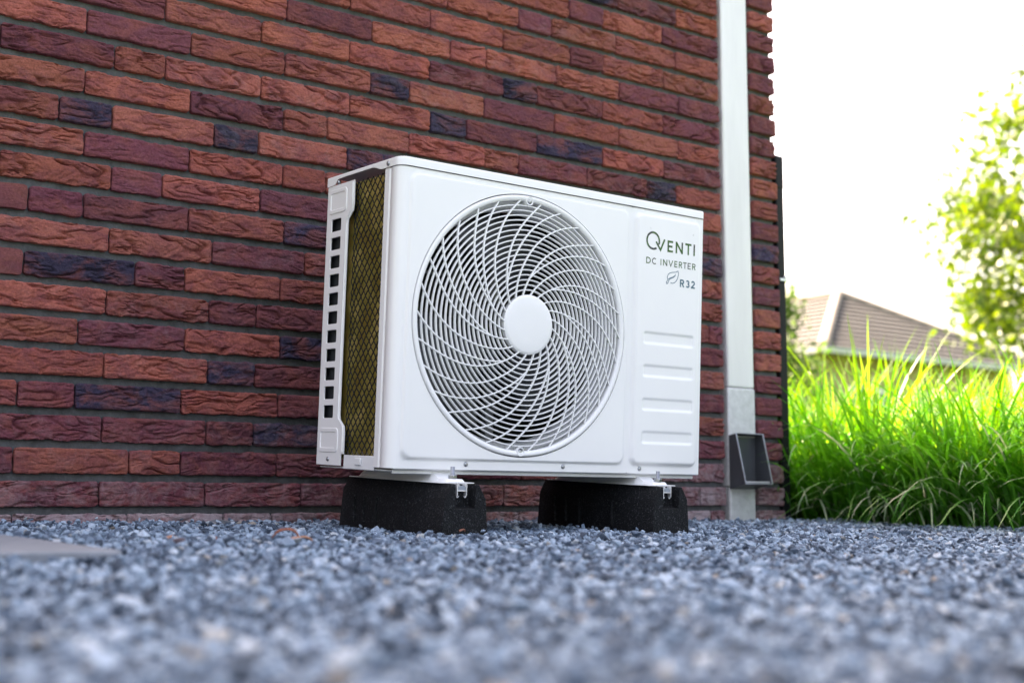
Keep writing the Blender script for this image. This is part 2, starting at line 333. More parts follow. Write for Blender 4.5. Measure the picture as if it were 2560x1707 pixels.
def brick_mesh(L, seed, H=BH, D=.095, cell=.0017):
    """hand-moulded brick: origin at the centre of its front bottom edge, front at y = 0, folded clay face, wavering edges"""
    nxx = max(8, int(L/cell)); nz = max(6, int(H/cell))
    o1, o2 = seed*7.13, seed*3.71
    nv = lambda a, b, c: noise.noise(Vector((a, b, c)))
    tilt = nv(o1, 2, 9)*1.1; rough = .6+.55*abs(nv(o2, 4, 1))*2
    flat = 1.0 if seed % 4 else .45                                   # some faces are nearly smooth
    def relief(x, z):
        wx = x + .010*nv(x*22+o2, z*30, o1); wz = z + .0065*nv(x*26+o1, z*34+o2, 7.7) + tilt*.10*x*(1 if x > 0 else -.6)
        d = 0
        for k, (fx, fz, dep, wd) in enumerate(((12, 44, .0098, .075), (22, 84, .0062, .10), (40, 140, .0026, .15))):
            q = nv(wx*fx+o1*(k+1), wz*fz+o2, 3.3*k+o1)
            m_ = nv(x*16+o2*(k+2), z*26+o1, 1.9*k)                    # folds run out and start again
            m_ = min(1, max(0, m_*2.2+.62))
            d += dep*m_*math.exp(-(q/wd)**2)                          # narrow valley along the zero line
            d -= dep*.35*m_*q*(1 if k % 2 else -1)                    # one lip stands higher than the other
        b = nv(x*9+o2, z*13+o1, 4); c = nv(x*170+o1, z*210+o2, 1); e_ = nv(x*75+o2, z*120+o1, 6)
        return flat*rough*d - b*.0020 - c*.0011 - e_*.0012
    xs_ = np.linspace(-L/2, L/2, nxx+1)
    top = [.0026*nv(x*30+o1, 5.1, o2) + .0016*nv(x*95+o1, 1.1, o2) + .0009*nv(x*260+o1, 4.1, o2) for x in xs_]
    bot = [.0012*nv(x*30+o1, 9.1, o2) + .0008*nv(x*120, 3.1, o2) for x in xs_]
    lft = [.0016*nv(z*60+o1, 15.1, o2) for z in np.linspace(0, H, nz+1)]
    rgt = [.0016*nv(z*60+o1, 25.1, o2) for z in np.linspace(0, H, nz+1)]
    skew = .0016*nv(o1, o2, 77)
    v = []; f = []
    for j in range(nz+1):
        tz = j/nz
        for i in range(nxx+1):
            tx = i/nxx; x = -L/2 + L*tx; z = H*tz
            ed = min(tx*L, (1-tx)*L, tz*H, (1-tz)*H); rnd = max(0, 1-ed/.0034)
            y = min(max(relief(x, z), -.0050), .0125)*(1-.3*rnd) + rnd*rnd*.0021
            cx_ = min(tx, 1-tx)*L; cz_ = min(tz, 1-tz)*H; rr = max(0, .005-cx_)*max(0, .005-cz_)*60
            xx = x + (lft[j]*(1-tx) + rgt[j]*tx) + (rr if tx < .5 else -rr)
            zz = z + bot[i]*(1-tz) + top[i]*tz + skew*(tx-.5) + (rr if tz < .5 else -rr)
            v.append((xx, y, zz))
    W = nxx+1
    for j in range(nz):
        for i in range(nxx): f.append((j*W+i, j*W+i+1, (j+1)*W+i+1, (j+1)*W+i))
    loop = [i for i in range(W)] + [j*W+nxx for j in range(1, nz+1)] + [nz*W+i for i in range(nxx-1, -1, -1)] + [j*W for j in range(nz-1, 0, -1)]
    n0 = len(v)
    for k in loop: v.append((v[k][0], D, v[k][2]))
    for k in range(len(loop)):
        l = (k+1) % len(loop); f.append((loop[l], loop[k], n0+k, n0+l))
    me = bpy.data.meshes.new('brick'); me.from_pydata(v, [], f); me.update(); finish(me, 55); me.materials.append(M['brick'])
    return me
STR = [brick_mesh(.2075, s) for s in range(1, 17)]
HDR = [brick_mesh(.0985, s+40) for s in range(1, 11)]
STR_C = [brick_mesh(.2075, s, cell=.008) for s in range(1, 17)]
HDR_C = [brick_mesh(.0985, s+40, cell=.008) for s in range(1, 11)]
BCOL = {'O': (.312, .088, .066), 'P': (.145, .041, .056), 'D': (.036, .029, .058)}
ROWS = {1:([0.788,1.002,1.214],'PPPP'),
2:([0.627,0.844,0.948,1.157],'POOPP'),
3:([0.789,1.001,1.103],'PPPD'),
4:([0.628,0.734,0.945,1.158],'OPDOP'),
5:([0.787,1.000,1.103],'OODP'),
6:([0.736,0.949,1.159],'OPOD'),
7:([0.787,0.999,1.103],'OOPP'),
8:([0.628,0.842,0.945,1.156],'ODPOO'),
9:([0.788,1.001,1.212],'OOPO'),
10:([0.631,0.735,0.948,1.161],'PPPOD'),
11:([0.787,0.891,1.105],'OPOP'),
12:([0.731,0.946,1.156,1.259],'OPOOO'),
13:([0.680,0.784,0.998,1.097,1.310],'ODODOD'),
14:([0.727,0.944,1.155,1.259,1.469,1.681,1.783,1.996,2.206,2.306],'OOPOOOOPPDO'),
15:([0.565,0.784,0.888,1.100,1.313,1.526,1.628,1.839,2.050,2.261],'OPOOOODPDOP'),
16:([0.726,0.942,1.155,1.366,1.469,1.679,1.893,2.106,2.315],'OPOODOPOOO'),
17:([0.885,1.098,1.311,1.524,1.737,1.838,2.050,2.262],'POOOPDPOP'),
18:([1.156,1.369,1.581,1.684,1.897,2.109,2.318],'OPOOOOPP'),
19:([1.311,1.523,1.736,1.945,2.053,2.264],'OOOOPOO'),
20:([1.572,1.781,1.885,2.096,2.307],'OOPOOO'),
21:([1.943,2.056,2.261],'OPOP'),
22:([2.104,2.315],'DPO'),
0:([.630,.845,1.043,1.150,1.362],'PPPPPP')}
# bricks between the unit and the downpipe, and in the pier right of it (course: colour)
NEAR_PIPE = {13:'O',12:'O',11:'D',10:'O',9:'O',8:'P',7:'P',6:'O',5:'P',4:'O',3:'P',2:'P',1:'P',0:'P'}
PIER = {0:'P',1:'P',2:'P',3:'P',4:'P',5:'P',6:'P',7:'O',8:'O',9:'O',10:'P',11:'O',12:'D',13:'P',14:'O',15:'O',16:'O',17:'P',18:'P',19:'O',20:'P',21:'P',22:'P',23:'O',24:'P'}
def randcol(): return random.choices('OPD', (6, 3.2, 1))[0]
pieces = []                                  # (x0, x1, course, colour, pier)
for k in range(0, 29):
    js, cs = ROWS.get(k, (None, None))
    if js is None:
        st = random.uniform(.9, 1.1); js = [st]; cs = [randcol(), randcol()]
    js = list(js); cs = list(cs)
    left = []; x = js[0]; first = True
    while x > -1.4:
        L = .2115 if (first and cs is not None) or random.random() < .72 else .103
        left.append((x-L, x, cs[0] if first else randcol())); x -= L; first = False
    for a in reversed(left): pieces.append((a[0], a[1], k, a[2], False))
    for i in range(len(js)-1): pieces.append((js[i], js[i+1], k, cs[i+1], False))
    x = js[-1]; first = True
    while x < SLOT0-.03:
        rem = SLOT0-x
        L = .2115 if (first or random.random() < .72) else .103
        if rem < L+.04: L = rem
        last = x+L > SLOT0-.01
        c = cs[-1] if first else (NEAR_PIPE.get(k, randcol()) if last else randcol())
        pieces.append((x, min(x+L, SLOT0), k, c, False)); x += L; first = False
    pieces.append((SLOT1, CORNER, k, PIER.get(k, randcol()), True))
def to_px(p):
    d = Vector(p) - CAM; w = d.dot(fw)
    return (1280 + 3176.4*d.dot(r2)/w, 853.5 - 3176.4*d.dot(u2)/w, w)
def brick_seen(pc):
    x0, x1, k, c, _ = pc; z = C0 + k*CP - BH/2
    px, py, w = to_px(((x0+x1)/2, 0, z))
    if not (-60 < px < 2620 and -40 < py < 1330): return 0
    hid = 1.0
    if 960 < px < 1730 and py > 430+(px-960)*.17 and py < 1160: hid = .05
    return hid*(x1-x0)/w**2
pieces.sort(key=brick_seen, reverse=True)
rest_v, rest_f = [], []
for n, (x0, x1, k, c, pier) in enumerate(pieces):
    L = x1-x0-.0035; zb = C0 + k*CP - BH
    long = L > .15
    mi = random.randrange(16 if long else 10); me = ((STR if long else HDR) if n < 300 else (STR_C if long else HDR_C))[mi]; base = .2075 if long else .0985
    base_c = BCOL[c]; j = random.uniform(.76, 1.22)
    colr = [base_c[i]*j*random.uniform(.95, 1.05) for i in range(3)]
    lime = .05 + .10*(random.random() < .2)
    if k <= 4: lime = ((.75, .72, .55, .28, .15) if x0 > 1.9 else (.8, .42, .16, .22, .12))[k]*random.uniform(.7, 1.1)
    flip = random.random() < .5; mir = -1 if random.random() < .5 else 1
    mw = Matrix.Translation(((x0+x1)/2, random.uniform(-.0016, .0016), zb)) @ Matrix.Diagonal((mir*L/base, 1, 1, 1))
    if flip: mw = mw @ Matrix.Translation((0, 0, BH)) @ Matrix.Diagonal((-1, 1, -1, 1))
    if n < 300:
        o = bpy.data.objects.new('brick', me); COL.objects.link(o); o.parent = house
        o.matrix_local = mw; o.color = (*colr, min(1, lime)); o.pass_index = 0 if c == 'O' else 1
    else:
        nn = len(rest_v); rest_v += [tuple(mw @ v.co) for v in me.vertices]
        rest_f += [tuple(i+nn for i in p.vertices) for p in me.polygons]
me = bpy.data.meshes.new('brick_rest'); me.from_pydata(rest_v, [], rest_f); me.update(); finish(me, 50)
o = link('brick_rest', me, house, M['brick']); o.color = (.21, .066, .058, .06); tag(o, kind='stuff')

# ------------------------------------------------------------------ square downpipe in its recess
dp = empty('downpipe', loc=(2.535, .04, 0)); tag(dp, 'pale square zinc downpipe in a recess of the brick wall, with open spout', 'downpipe')
def dbox(name, x0, x1, y0, y1, z0, z1, m, bev): 
    return MB().box(x0-2.535, x1-2.535, y0-.04, y1-.04, z0, z1).build(name, m, dp, bevel=bev, seg=3)
dbox('pipe', 2.4835, 2.5865, .000, .088, .359, 2.999, M['zinc_pale'], .005)
dbox('sleeve', 2.4825, 2.5872, -.0015, .090, .090, .3585, M['zinc_old'], .005)
dbox('foot_pipe', 2.4860, 2.5850, .0015, .086, -.08, .0895, M['zinc_old'], .005)
th = .0018
def spout():
    root = MB()
    A = [(-.0017, .2285), (-.0290, .2325), (-.0610, .0975), (-.0017, .0835)]       # side outline (y, z)
    def sheet(mbx, poly, x0, x1):
        n = len(poly); v = [(x0, y, z) for y, z in poly] + [(x1, y, z) for y, z in poly]
        mbx.add(v, [tuple(range(n)), tuple(range(2*n-1, n-1, -1))] + [(i, i+n, (i+1) % n + n, (i+1) % n) for i in range(n)])
    X0, X1 = 2.4815, 2.5835
    sheet(root, A, X0, X0+th); sheet(root, A, X1-th, X1)
    def strip(p, q, t, mbx=root):      # a sheet between the cheeks along p-q with thickness t inward
        d = Vector((q[0]-p[0], q[1]-p[1])).normalized(); nrm = Vector((-d.y, d.x))*t
        poly = [p, q, (q[0]+nrm.x, q[1]+nrm.y), (p[0]+nrm.x, p[1]+nrm.y)]
        sheet(mbx, poly, X0+th, X1-th)
    strip(A[0], A[1], th); strip(A[2], A[3], th); strip((A[3][0], A[3][1]+.004), (A[0][0], A[0][1]-.004), .0015)
    for i in range(len(root.v)): x, y, z = root.v[i]; root.v[i] = (x-2.535, y-.04, z)
    s = root.build('spout', M['zinc_dark'], dp, bevel=.0004)
    # folded rim round the mouth
    rim = MB(); e = .0022
    pts = [(X0, A[1][0], A[1][1]), (X1, A[1][0], A[1][1]), (X1, A[2][0], A[2][1]), (X0, A[2][0], A[2][1])]
    rim.tube([(a-2.535, b-.04, c) for a, b, c in pts], e, 6, closed=True)
    rim.build('spout_rim', M['zinc_rim_lit'], s, smooth=50)
    lip = MB().box(X0+.006-2.535, X1-.006-2.535, -.058-.04, -.050-.04, .1005, .1035)
    lip.build('spout_lip', M['zinc_pale'], s, bevel=.001)
spout()
for z in (1.9, 2.8): dbox('bracket', 2.4800, 2.5905, -.003, .0915, z, z+.03, M['zinc_pale'], .002)

# black post at the corner
po = empty('corner_post', loc=(2.722, .03, 0)); tag(po, 'slim black metal post standing against the corner of the brick wall', 'post')
MB().box(-.0170, .0150, -.018, .022, -.1, .985).build('post', M['black'], po, bevel=.004, seg=3)
MB().box(-.0185, .0168, -.0195, .0235, .945, 1.045).build('cap', M['black'], po, bevel=.006, seg=3)
MB().box(-.012, .030, -.0225, -.0195, .676, .684).box(.004, .012, -.026, -.0195, .684, .692).build('clip', M['white_plastic'], po, bevel=.001)

# ------------------------------------------------------------------ heat pump: outdoor unit
W, D, H = .7434, .2697, .554
ACM = Matrix(((.99998499, -.00498114, .00227993, 1.11666839), (.0050858, .99881183, -.04846716, -.52934745), (-.0020358, .04847803, .99882217, .10696641), (0, 0, 0, 1)))
ac = empty('heat_pump_unit', mw=ACM)
tag(ac, 'white outdoor heat pump unit with a round spiral fan grille, tilted slightly forward', 'heat pump')
def sstep(a): a = np.clip(a, 0, 1); return a*a*(3-2*a)
def sdr(u, v, x0, x1, y0, y1, r):
    qx = np.abs(u-(x0+x1)/2)-(x1-x0)/2+r; qy = np.abs(v-(y0+y1)/2)-(y1-y0)/2+r
    return np.hypot(np.maximum(qx, 0), np.maximum(qy, 0)) + np.minimum(np.maximum(qx, qy), 0) - r
def emboss(u, v):
    h = .0052*sstep(-sdr(u, v, .0205, .5375, .0165, .5295, .020)/.0058)
    h = h + .0084*sstep(-sdr(u, v, .5500, .7345, .0155, .5300, .018)/.0088)
    for zt in (.2858, .2192, .1520, .0856):
        h = h - .0022*sstep(-sdr(u, v, .5760, .7160, zt-.0245, zt+.0015, .006)/.0042)
    return h
CX, CZ, RH = .280, .274, .2475
def front_panel():
    x0, x1, z0, z1 = .018, .5475, .002, .5365
    NA, NR = 760, 46
    ang = np.linspace(0, 2*np.pi, NA, endpoint=False)
    for cx_, cz_ in ((x0, z0), (x1, z0), (x0, z1), (x1, z1)):       # snap rays to the four corners
        a = math.atan2(cz_-CZ, cx_-CX) % (2*np.pi); ang[np.argmin(np.abs(ang-a))] = a
    c, s = np.cos(ang), np.sin(ang)
    with np.errstate(divide='ignore'):
        tx = np.where(c > 0, (x1-CX)/c, (x0-CX)/c); tz = np.where(s > 0, (z1-CZ)/s, (z0-CZ)/s)
    rb = np.minimum(np.where(np.abs(c) < 1e-9, 9, tx), np.where(np.abs(s) < 1e-9, 9, tz))
    t = np.concatenate([[0], np.linspace(0, 1, NR)])
    rr = RH + (rb-RH)[:, None]*t[None, :]
    U = CX + rr*c[:, None]; Vv = CZ + rr*s[:, None]
    Yv = -emboss(U, Vv); Yv[:, 0] = .012
    P = np.stack([U, Yv, Vv], -1).reshape(-1, 3); n = NR+1
    i, k = np.meshgrid(np.arange(NA), np.arange(NR), indexing='ij'); j = (i+1) % NA
    F1 = np.stack([i*n+k, j*n+k, j*n+k+1, i*n+k+1], -1).reshape(-1, 4)
    us = np.linspace(x1, W, 92); vz = np.linspace(z0, z1, 250)
    U2, V2 = np.meshgrid(us, vz); P2 = np.stack([U2, -emboss(U2, V2), V2], -1).reshape(-1, 3); m_ = len(us)
    a, b = np.meshgrid(np.arange(len(vz)-1), np.arange(m_-1), indexing='ij')
    F2 = np.stack([a*m_+b, a*m_+b+1, (a+1)*m_+b+1, (a+1)*m_+b], -1).reshape(-1, 4) + len(P)
    # rounded left edge and side flange; turned right edge and bottom lip
    prof = [(.018-.018*math.sin(q), .018-.018*math.cos(q)) for q in np.linspace(0, math.pi/2, 9)] + [(0, .029), (.0024, .0312), (.0024, .0345), (0, .0365), (.0004, .0520), (.004, .0520)]
    P3 = np.array([(x, y, z) for x, y in prof for z in (z0, z1)]); k3 = len(P)+len(P2)
    F3 = np.array([(k3+2*i, k3+2*i+2, k3+2*i+3, k3+2*i+1) for i in range(len(prof)-1)])
    prof = [(W, 0), (W+.0008, .001), (W+.001, .004), (W+.001, .03)]
    P4 = np.array([(x, y, z) for x, y in prof for z in (z0, z1)]); k4 = k3+len(P3)
    F4 = np.array([(k4+2*i, k4+2*i+2, k4+2*i+3, k4+2*i+1) for i in range(len(prof)-1)])
    prof = [(0, .002), (.001, .0006), (.004, 0), (.016, 0)]
    P5 = np.array([(x, y, z) for y, z in prof for x in (.012, W)]); k5 = k4+len(P4)
    F5 = np.array([(k5+2*i, k5+2*i+2, k5+2*i+3, k5+2*i+1) for i in range(len(prof)-1)])
    o = np_mesh('front_panel', np.concatenate([P, P2, P3, P4, P5]), np.concatenate([F1, F2, F3, F4, F5]), M['white'], ac)
    bm = bmesh.new(); bm.from_mesh(o.data); bmesh.ops.remove_doubles(bm, verts=bm.verts, dist=1e-5); bm.to_mesh(o.data); bm.free()
    o.data.set_sharp_from_angle(angle=R(50))
    return o
front = front_panel()
mb = MB().box(W-.002, W-.0004, .0305, D-.002, .0, .5365).box(.53, W-.0025, D-.0018, D-.0004, 0, .5365)
mb.build('cabinet', M['white'], ac, bevel=.0008)
MB().box(.534, .536, .02, .262, .012, .534).box(.02, .534, .2590, .2605, .012, .534).build('partition', M['dark_inner'], ac)
# base pan with folded rim
mb = MB().box(.006, W-.003, .0165, D-.004, -.0035, -.0012).box(.016, W-.003, .0125, .0160, -.0075, .014).box(.002, .0045, .054, .166, -.004, .0215)
mb.box(-.001, .0018, .098, .120, .004, .0170)
mb.build('base_pan', M['white_dull'], ac, bevel=.0012)
# lid: one shallow pressed cover with a lip that is deeper at its ends
def lid():
    path = [(W+.0012, D+.001), (W+.0012, .002)]
    for q in np.linspace(0, math.pi/2, 6): path.append((W-.0048+.006*math.cos(q), .0028-.006*math.sin(q)))
    for q in np.linspace(math.pi/2, math.pi, 10): path.append((.019+.0205*math.cos(q), .0173-.0205*math.sin(q)))
    path += [(-.0015, y) for y in (.030, .058, .064, .072, .082, .095, .12, .16, .20, .228, .234, .240, .258, D+.001)]
    def low(x, y):
        if x > 0.003 or y < .06: return .5378
        if y < .10: return .5378 + .0085*float(sstep((y-.06)/.035))
        if y < .225: return .5463
        return .5463 - .0112*float(sstep((y-.225)/.018))
    zt = H; n = len(path); v = []; f = []
    cx_ = sum(p[0] for p in path)/n
    def inset(i, d):
        a = Vector(path[max(i-1, 0)]); b = Vector(path[min(i+1, n-1)]); t = (b-a).normalized(); nrm = Vector((t.y, -t.x))
        p = Vector(path[i]); q = p + nrm*d
        if (Vector((cx_, D/2))-q).length > (Vector((cx_, D/2))-p).length and d > 0: q = p - nrm*d
        return q
    for i, (x, y) in enumerate(path):
        q2 = inset(i, .0012); q5 = inset(i, .0036)
        zl = low(x, y)
        v += [(q2.x, q2.y, zl+.0002), (x, y, zl), (x, y, zt-.0042), (q2.x*.35+x*.65, q2.y*.35+y*.65, zt-.0018), (q2.x, q2.y, zt-.0007), (q5.x, q5.y, zt)]
    for i in range(n-1):
        for k in range(5): f.append((i*6+k, (i+1)*6+k, (i+1)*6+k+1, i*6+k+1))
    f.append(tuple(i*6+5 for i in range(n)))
    MB().add(v, f).build('lid', M['white'], ac, smooth=50)
lid()
# rear side column with its row of openings
TY = Matrix(((0, 0, 1, .0015), (1, 0, 0, 0), (0, 1, 0, 0), (0, 0, 0, 1)))      # (a, b, t) -> (x=t, y=a, z=b)
outl = [(.2690, .002), (.2690, .5345), (.1665, .5345), (.1655, .490), (.1675, .478), (.1850, .463), (.1862, .455), (.1862, .095), (.1845, .086), (.1675, .073), (.1655, .064), (.1655, .0235), (.1765, .0235), (.1765, .002)]
holes = [rrect(.2110, .2515, zc-.0128, zc+.0128, .0035, 3) for zc in [.4572 - .0356*i for i in range(11)]]
colm = plate('rear_column', outl, holes, .003, .0009, TY, M['white'], ac)
plate('emboss', rrect(.1930, .2605, .4810, .5255, .008), [rrect(.1985, .2555, .4865, .5200, .005)], .0030, .0013, TY @ Matrix.Translation((0, 0, -.0015)), M['white'], colm)
plate('emboss', rrect(.1885, .2615, .0265, .0695, .008), [rrect(.1945, .2560, .0325, .0640, .005)], .0030, .0013, TY @ Matrix.Translation((0, 0, -.0015)), M['white'], colm)
MB().tube([(-.0004, y, z) for y, z in ((.1895, .456), (.1895, .094), (.1875, .0875), (.1705, .0745), (.1690, .066), (.1690, .027))], .0016, 6).build('bead', M['white'], colm, smooth=60)
MB().tube([(-.0004, y, z) for y, z in ((.1700, .531), (.1690, .492), (.1705, .4805), (.1875, .4655), (.1898, .458))], .0016, 6).build('bead', M['white'], colm, smooth=60)
MB().box(.0125, .0140, .2050, .2670, .004, .534).box(.003, .014, .2675, .2690, .004, .534).build('column_backing', M['blade'], colm)
# coil and diamond guard
mb = MB().box(.0150, .0330, .0300, .2380, .0130, .5360).box(.0150, .0331, .2381, .2580, .0130, .5360)
coil = mb.build('coil', M['coil'], ac, bevel=.004)
MB().box(.0335, .520, .2385, .2580, .0130, .5360).build('rear_coil', M['fin_shaded'], ac)  # back run of the same coil, shade inside the casing put into its colour
for k in range(24):
    z = .024 + k*.0215
    MB().box(.0138, .0149, .032, .200, z, z+.0022).build('tube_row', M['coil'], coil)
mb = MB(); n_s = 15; per = .0210
for i in range(n_s):
    yc = .0480 + i*.0092; pts = []
    for k in range(int(.520/per*2)+2):
        z = .0180 + k*per/2
        if z > .5395: break
        off = (.0043 if (k+i) % 2 else -.0043)
        y = yc+off; x = .0070 + .004*max(0, (y-.150)/.03)**2 + .0007*math.sin(k*1.7+i)
        pts += [(x+.0004*(1 if off > 0 else -1), y, z-per*.04), (x-.0004*(1 if off > 0 else -1), y, z+per*.04)]
    mb.tube(pts, .00115, 4)
mb.build('mesh_guard', M['guard'], ac)

# fan grille: rim, rings, spokes, hub
grille = MB().lathe([(.2352, .012), (.2452, .010), (.2456, -.0045), (.2448, -.0068), (.2430, -.0078), (.2395, -.0078), (.2362, -.0062), (.2348, -.0035), (.2345, .012)], CX, CZ, 200).build('fan_grille', M['white_plastic'], ac, smooth=45)
def dome(r): return -.0040 - .0140*(1-((r-.056)/.180)**2)
for i in range(18):
    r = .0655 + i*.00945; y = dome(r); w2 = .00130
    MB().lathe([(r-w2*.5, y), (r+w2*.5, y), (r+w2, y+.0012), (r+w2, y+.0052), (r-w2, y+.0052), (r-w2, y+.0012)], CX, CZ, 132, closed=True).build('ring', M['white_plastic'], grille, smooth=50)
SA = ((.054, 52.1), (.078, 39.2), (.104, 28.2), (.132, 18.6), (.161, 9.6), (.182, 3.6), (.210, -5.6), (.236, -13.9))
SB = ((.054, 70.25), (.079, 57.2), (.100, 49.6), (.127, 41.0), (.149, 34.2), (.174, 26.6), (.202, 18.7), (.236, 10.3))
SC = ((.089, 53.0), (.113, 40.2), (.134, 31.4), (.158, 23.0), (.189, 13.4), (.217, 4.6), (.236, -1.6))
def interp(tab, r):
    xs_ = [t[0] for t in tab]; ys_ = [t[1] for t in tab]; co = np.polyfit(xs_, ys_, 4); return float(np.polyval(co, r))
for s_ in range(10):
    for tab in (SA, SB, SC):
        v = []; f = []; N = 22
        for k in range(N+1):
            r = tab[0][0] + (.2355-tab[0][0])*k/N; a = R(interp(tab, r) + 36*s_)
            r_b = r+.0005; ab = R(interp(tab, r_b) + 36*s_)
            p = Vector((CX + r*math.cos(a), 0, CZ + r*math.sin(a))); q = Vector((CX + r_b*math.cos(ab), 0, CZ + r_b*math.sin(ab)))
            t = (q-p).normalized(); nn = Vector((-t.z, 0, t.x)); y = dome(r) - .0014
            for dx, dy in ((-.0012, .0045), (-.0012, .0004), (-.0005, 0), (.0005, 0), (.0012, .0004), (.0012, .0045)):
                v.append((p.x+nn.x*dx, y+dy, p.z+nn.z*dx))
        for k in range(N):
            for l in range(6): f.append((k*6+l, k*6+(l+1) % 6, (k+1)*6+(l+1) % 6, (k+1)*6+l))
        MB().add(v, f).build('spoke', M['white_plastic'], grille, smooth=50)
MB().lathe([(.0001, -.0215), (.030, -.0214), (.050, -.0209), (.0545, -.0200), (.0562, -.0182), (.0564, -.0090), (.0540, -.0085)], CX, CZ, 96).build('hub', M['white_plastic'], grille, smooth=40)
def screw(name, x, y, z, parent, axis='y', r=.0046):
    mb_ = MB(); prof = [(.0001, -.0026), (r*.5, -.0024), (r*.85, -.0015), (r, 0), (r, .003)]
    mb_.lathe(prof, 0, 0, 20)
    mb_.box(-r*.6, r*.6, -.0029, -.0020, -r*.12, r*.12).box(-r*.12, r*.12, -.00285, -.0021, -r*.6, r*.6)
    if axis == 'x': mb_.v = [(b, -a, c) for a, b, c in mb_.v]
    mb_.v = [(a+x, b+y, c+z) for a, b, c in mb_.v]
    return mb_.build(name, M['steel'], parent, smooth=40)
for (u, v) in ((.2820, .5098), (.2788, .0372)):
    MB().lathe([(.0062, .004), (.0062, -.0078), (.0080, -.0086), (.0088, -.0070), (.0088, .004)], u, v, 32).build('boss', M['white_plastic'], grille, smooth=45)
    screw('screw', u, -.0045, v, grille, r=.0052)
for (u, v) in ((.1620, .0118), (.3855, .0115), (.5803, .0110)): screw('screw', u, -.0002, v, ac)
for (y, z) in ((.0385, .5448), (.2230, .0125), (.2290, .5395)): screw('screw', -.0018 if z > .5 and y < .1 else .0, y, z, ac, 'x')
for (u, v) in ((.5893, .4985), (.7080, .4985)):
    MB().lathe([(.0001, -.0094), (.0012, -.0092), (.0017, -.0080)], u, v, 12).build('pin', M['white_dull'], ac, smooth=40)
# inside: shroud, fan, motor and its bracket
MB().lathe([(.2342, .0125), (.2280, .020), (.2225, .034), (.2215, .060), (.2235, .060), (.2470, .0130)], CX, CZ, 120).build('shroud', M['white_dull'], ac, smooth=45)
fan = MB().lathe([(.0001, .030), (.036, .031), (.042, .036), (.043, .090), (.0001, .091)], CX, CZ, 48).build('fan', M['blade'], ac, smooth=40)
for b in (75, 195, 315):
    v = []; f = []; NRa, NTa = 12, 14
    for i in range(NRa+1):
        r = .040 + .172*i/NRa; span = 44 + 30*math.sin(math.pi*.5*i/NRa); sweep = 20*(i/NRa)
        for k in range(NTa+1):
            t = k/NTa; edge = .035*math.sin(math.pi*t)*(i/NRa)**3*0
            a = R(b - span/2 + span*t + sweep)
            v.append((CX + (r+edge)*math.cos(a), .044 + .052*(1-t) - .008*math.sin(math.pi*t), CZ + (r+edge)*math.sin(a)))
    nn = NTa+1
    for i in range(NRa):
        for k in range(NTa): f.append((i*nn+k, i*nn+k+1, (i+1)*nn+k+1, (i+1)*nn+k))
    bl = MB().add(v, f).build('blade', M['blade'], fan, smooth=60)
    sm = bl.modifiers.new('thick', 'SOLIDIFY'); sm.thickness = .0025
MB().lathe([(.0001, .096), (.040, .097), (.048, .104), (.049, .165), (.0001, .166)], CX, CZ, 48).build('motor', M['grey_inner'], ac, smooth=40)
mb = MB()
for xb in (.232, .318): mb.box(xb, xb+.020, .168, .180, .005, .533)
for zb in (.118, .175, .378, .430): mb.box(.05, .52, .1805, .1830, zb, zb+.007)
for zb in (.196, .335): mb.box(.2325, .3375, .160, .1675, zb, zb+.016)
mb.build('motor_bracket', M['grey_inner'], ac, bevel=.001)
# lettering printed on the raised panel
PY = -.0084-.0003
def strokes(name, lines, w, m):
    mb_ = MB()
    for ln, closed in lines:
        n = len(ln); L_, R_ = [], []
        for i in range(n):
            p = Vector(ln[i])
            a = Vector(ln[i-1]) if (i or closed) else None; b = Vector(ln[(i+1) % n]) if (i < n-1 or closed) else None
            d1 = (p-a).normalized() if a is not None else None; d2 = (b-p).normalized() if b is not None else None
            if d1 is None: d1 = d2
            if d2 is None: d2 = d1
            t = (d1+d2); t = t.normalized() if t.length > 1e-6 else d1
            nn = Vector((-t.y, t.x)); k = w/2/max(.45, abs(nn.dot(Vector((-d1.y, d1.x)))))
            L_.append((p.x+nn.x*k, PY, p.y+nn.y*k)); R_.append((p.x-nn.x*k, PY, p.y-nn.y*k))
        mb_.add(L_+R_, [(i, (i+1) % n, n+(i+1) % n, n+i) for i in range(n if closed else n-1)])
    return mb_.build(name, m, ac)
def arc(cx, cy, rx, ry, a0, a1, n=18): return [(cx+rx*math.cos(R(a0+(a1-a0)*i/n)), cy+ry*math.sin(R(a0+(a1-a0)*i/n))) for i in range(n+1)]
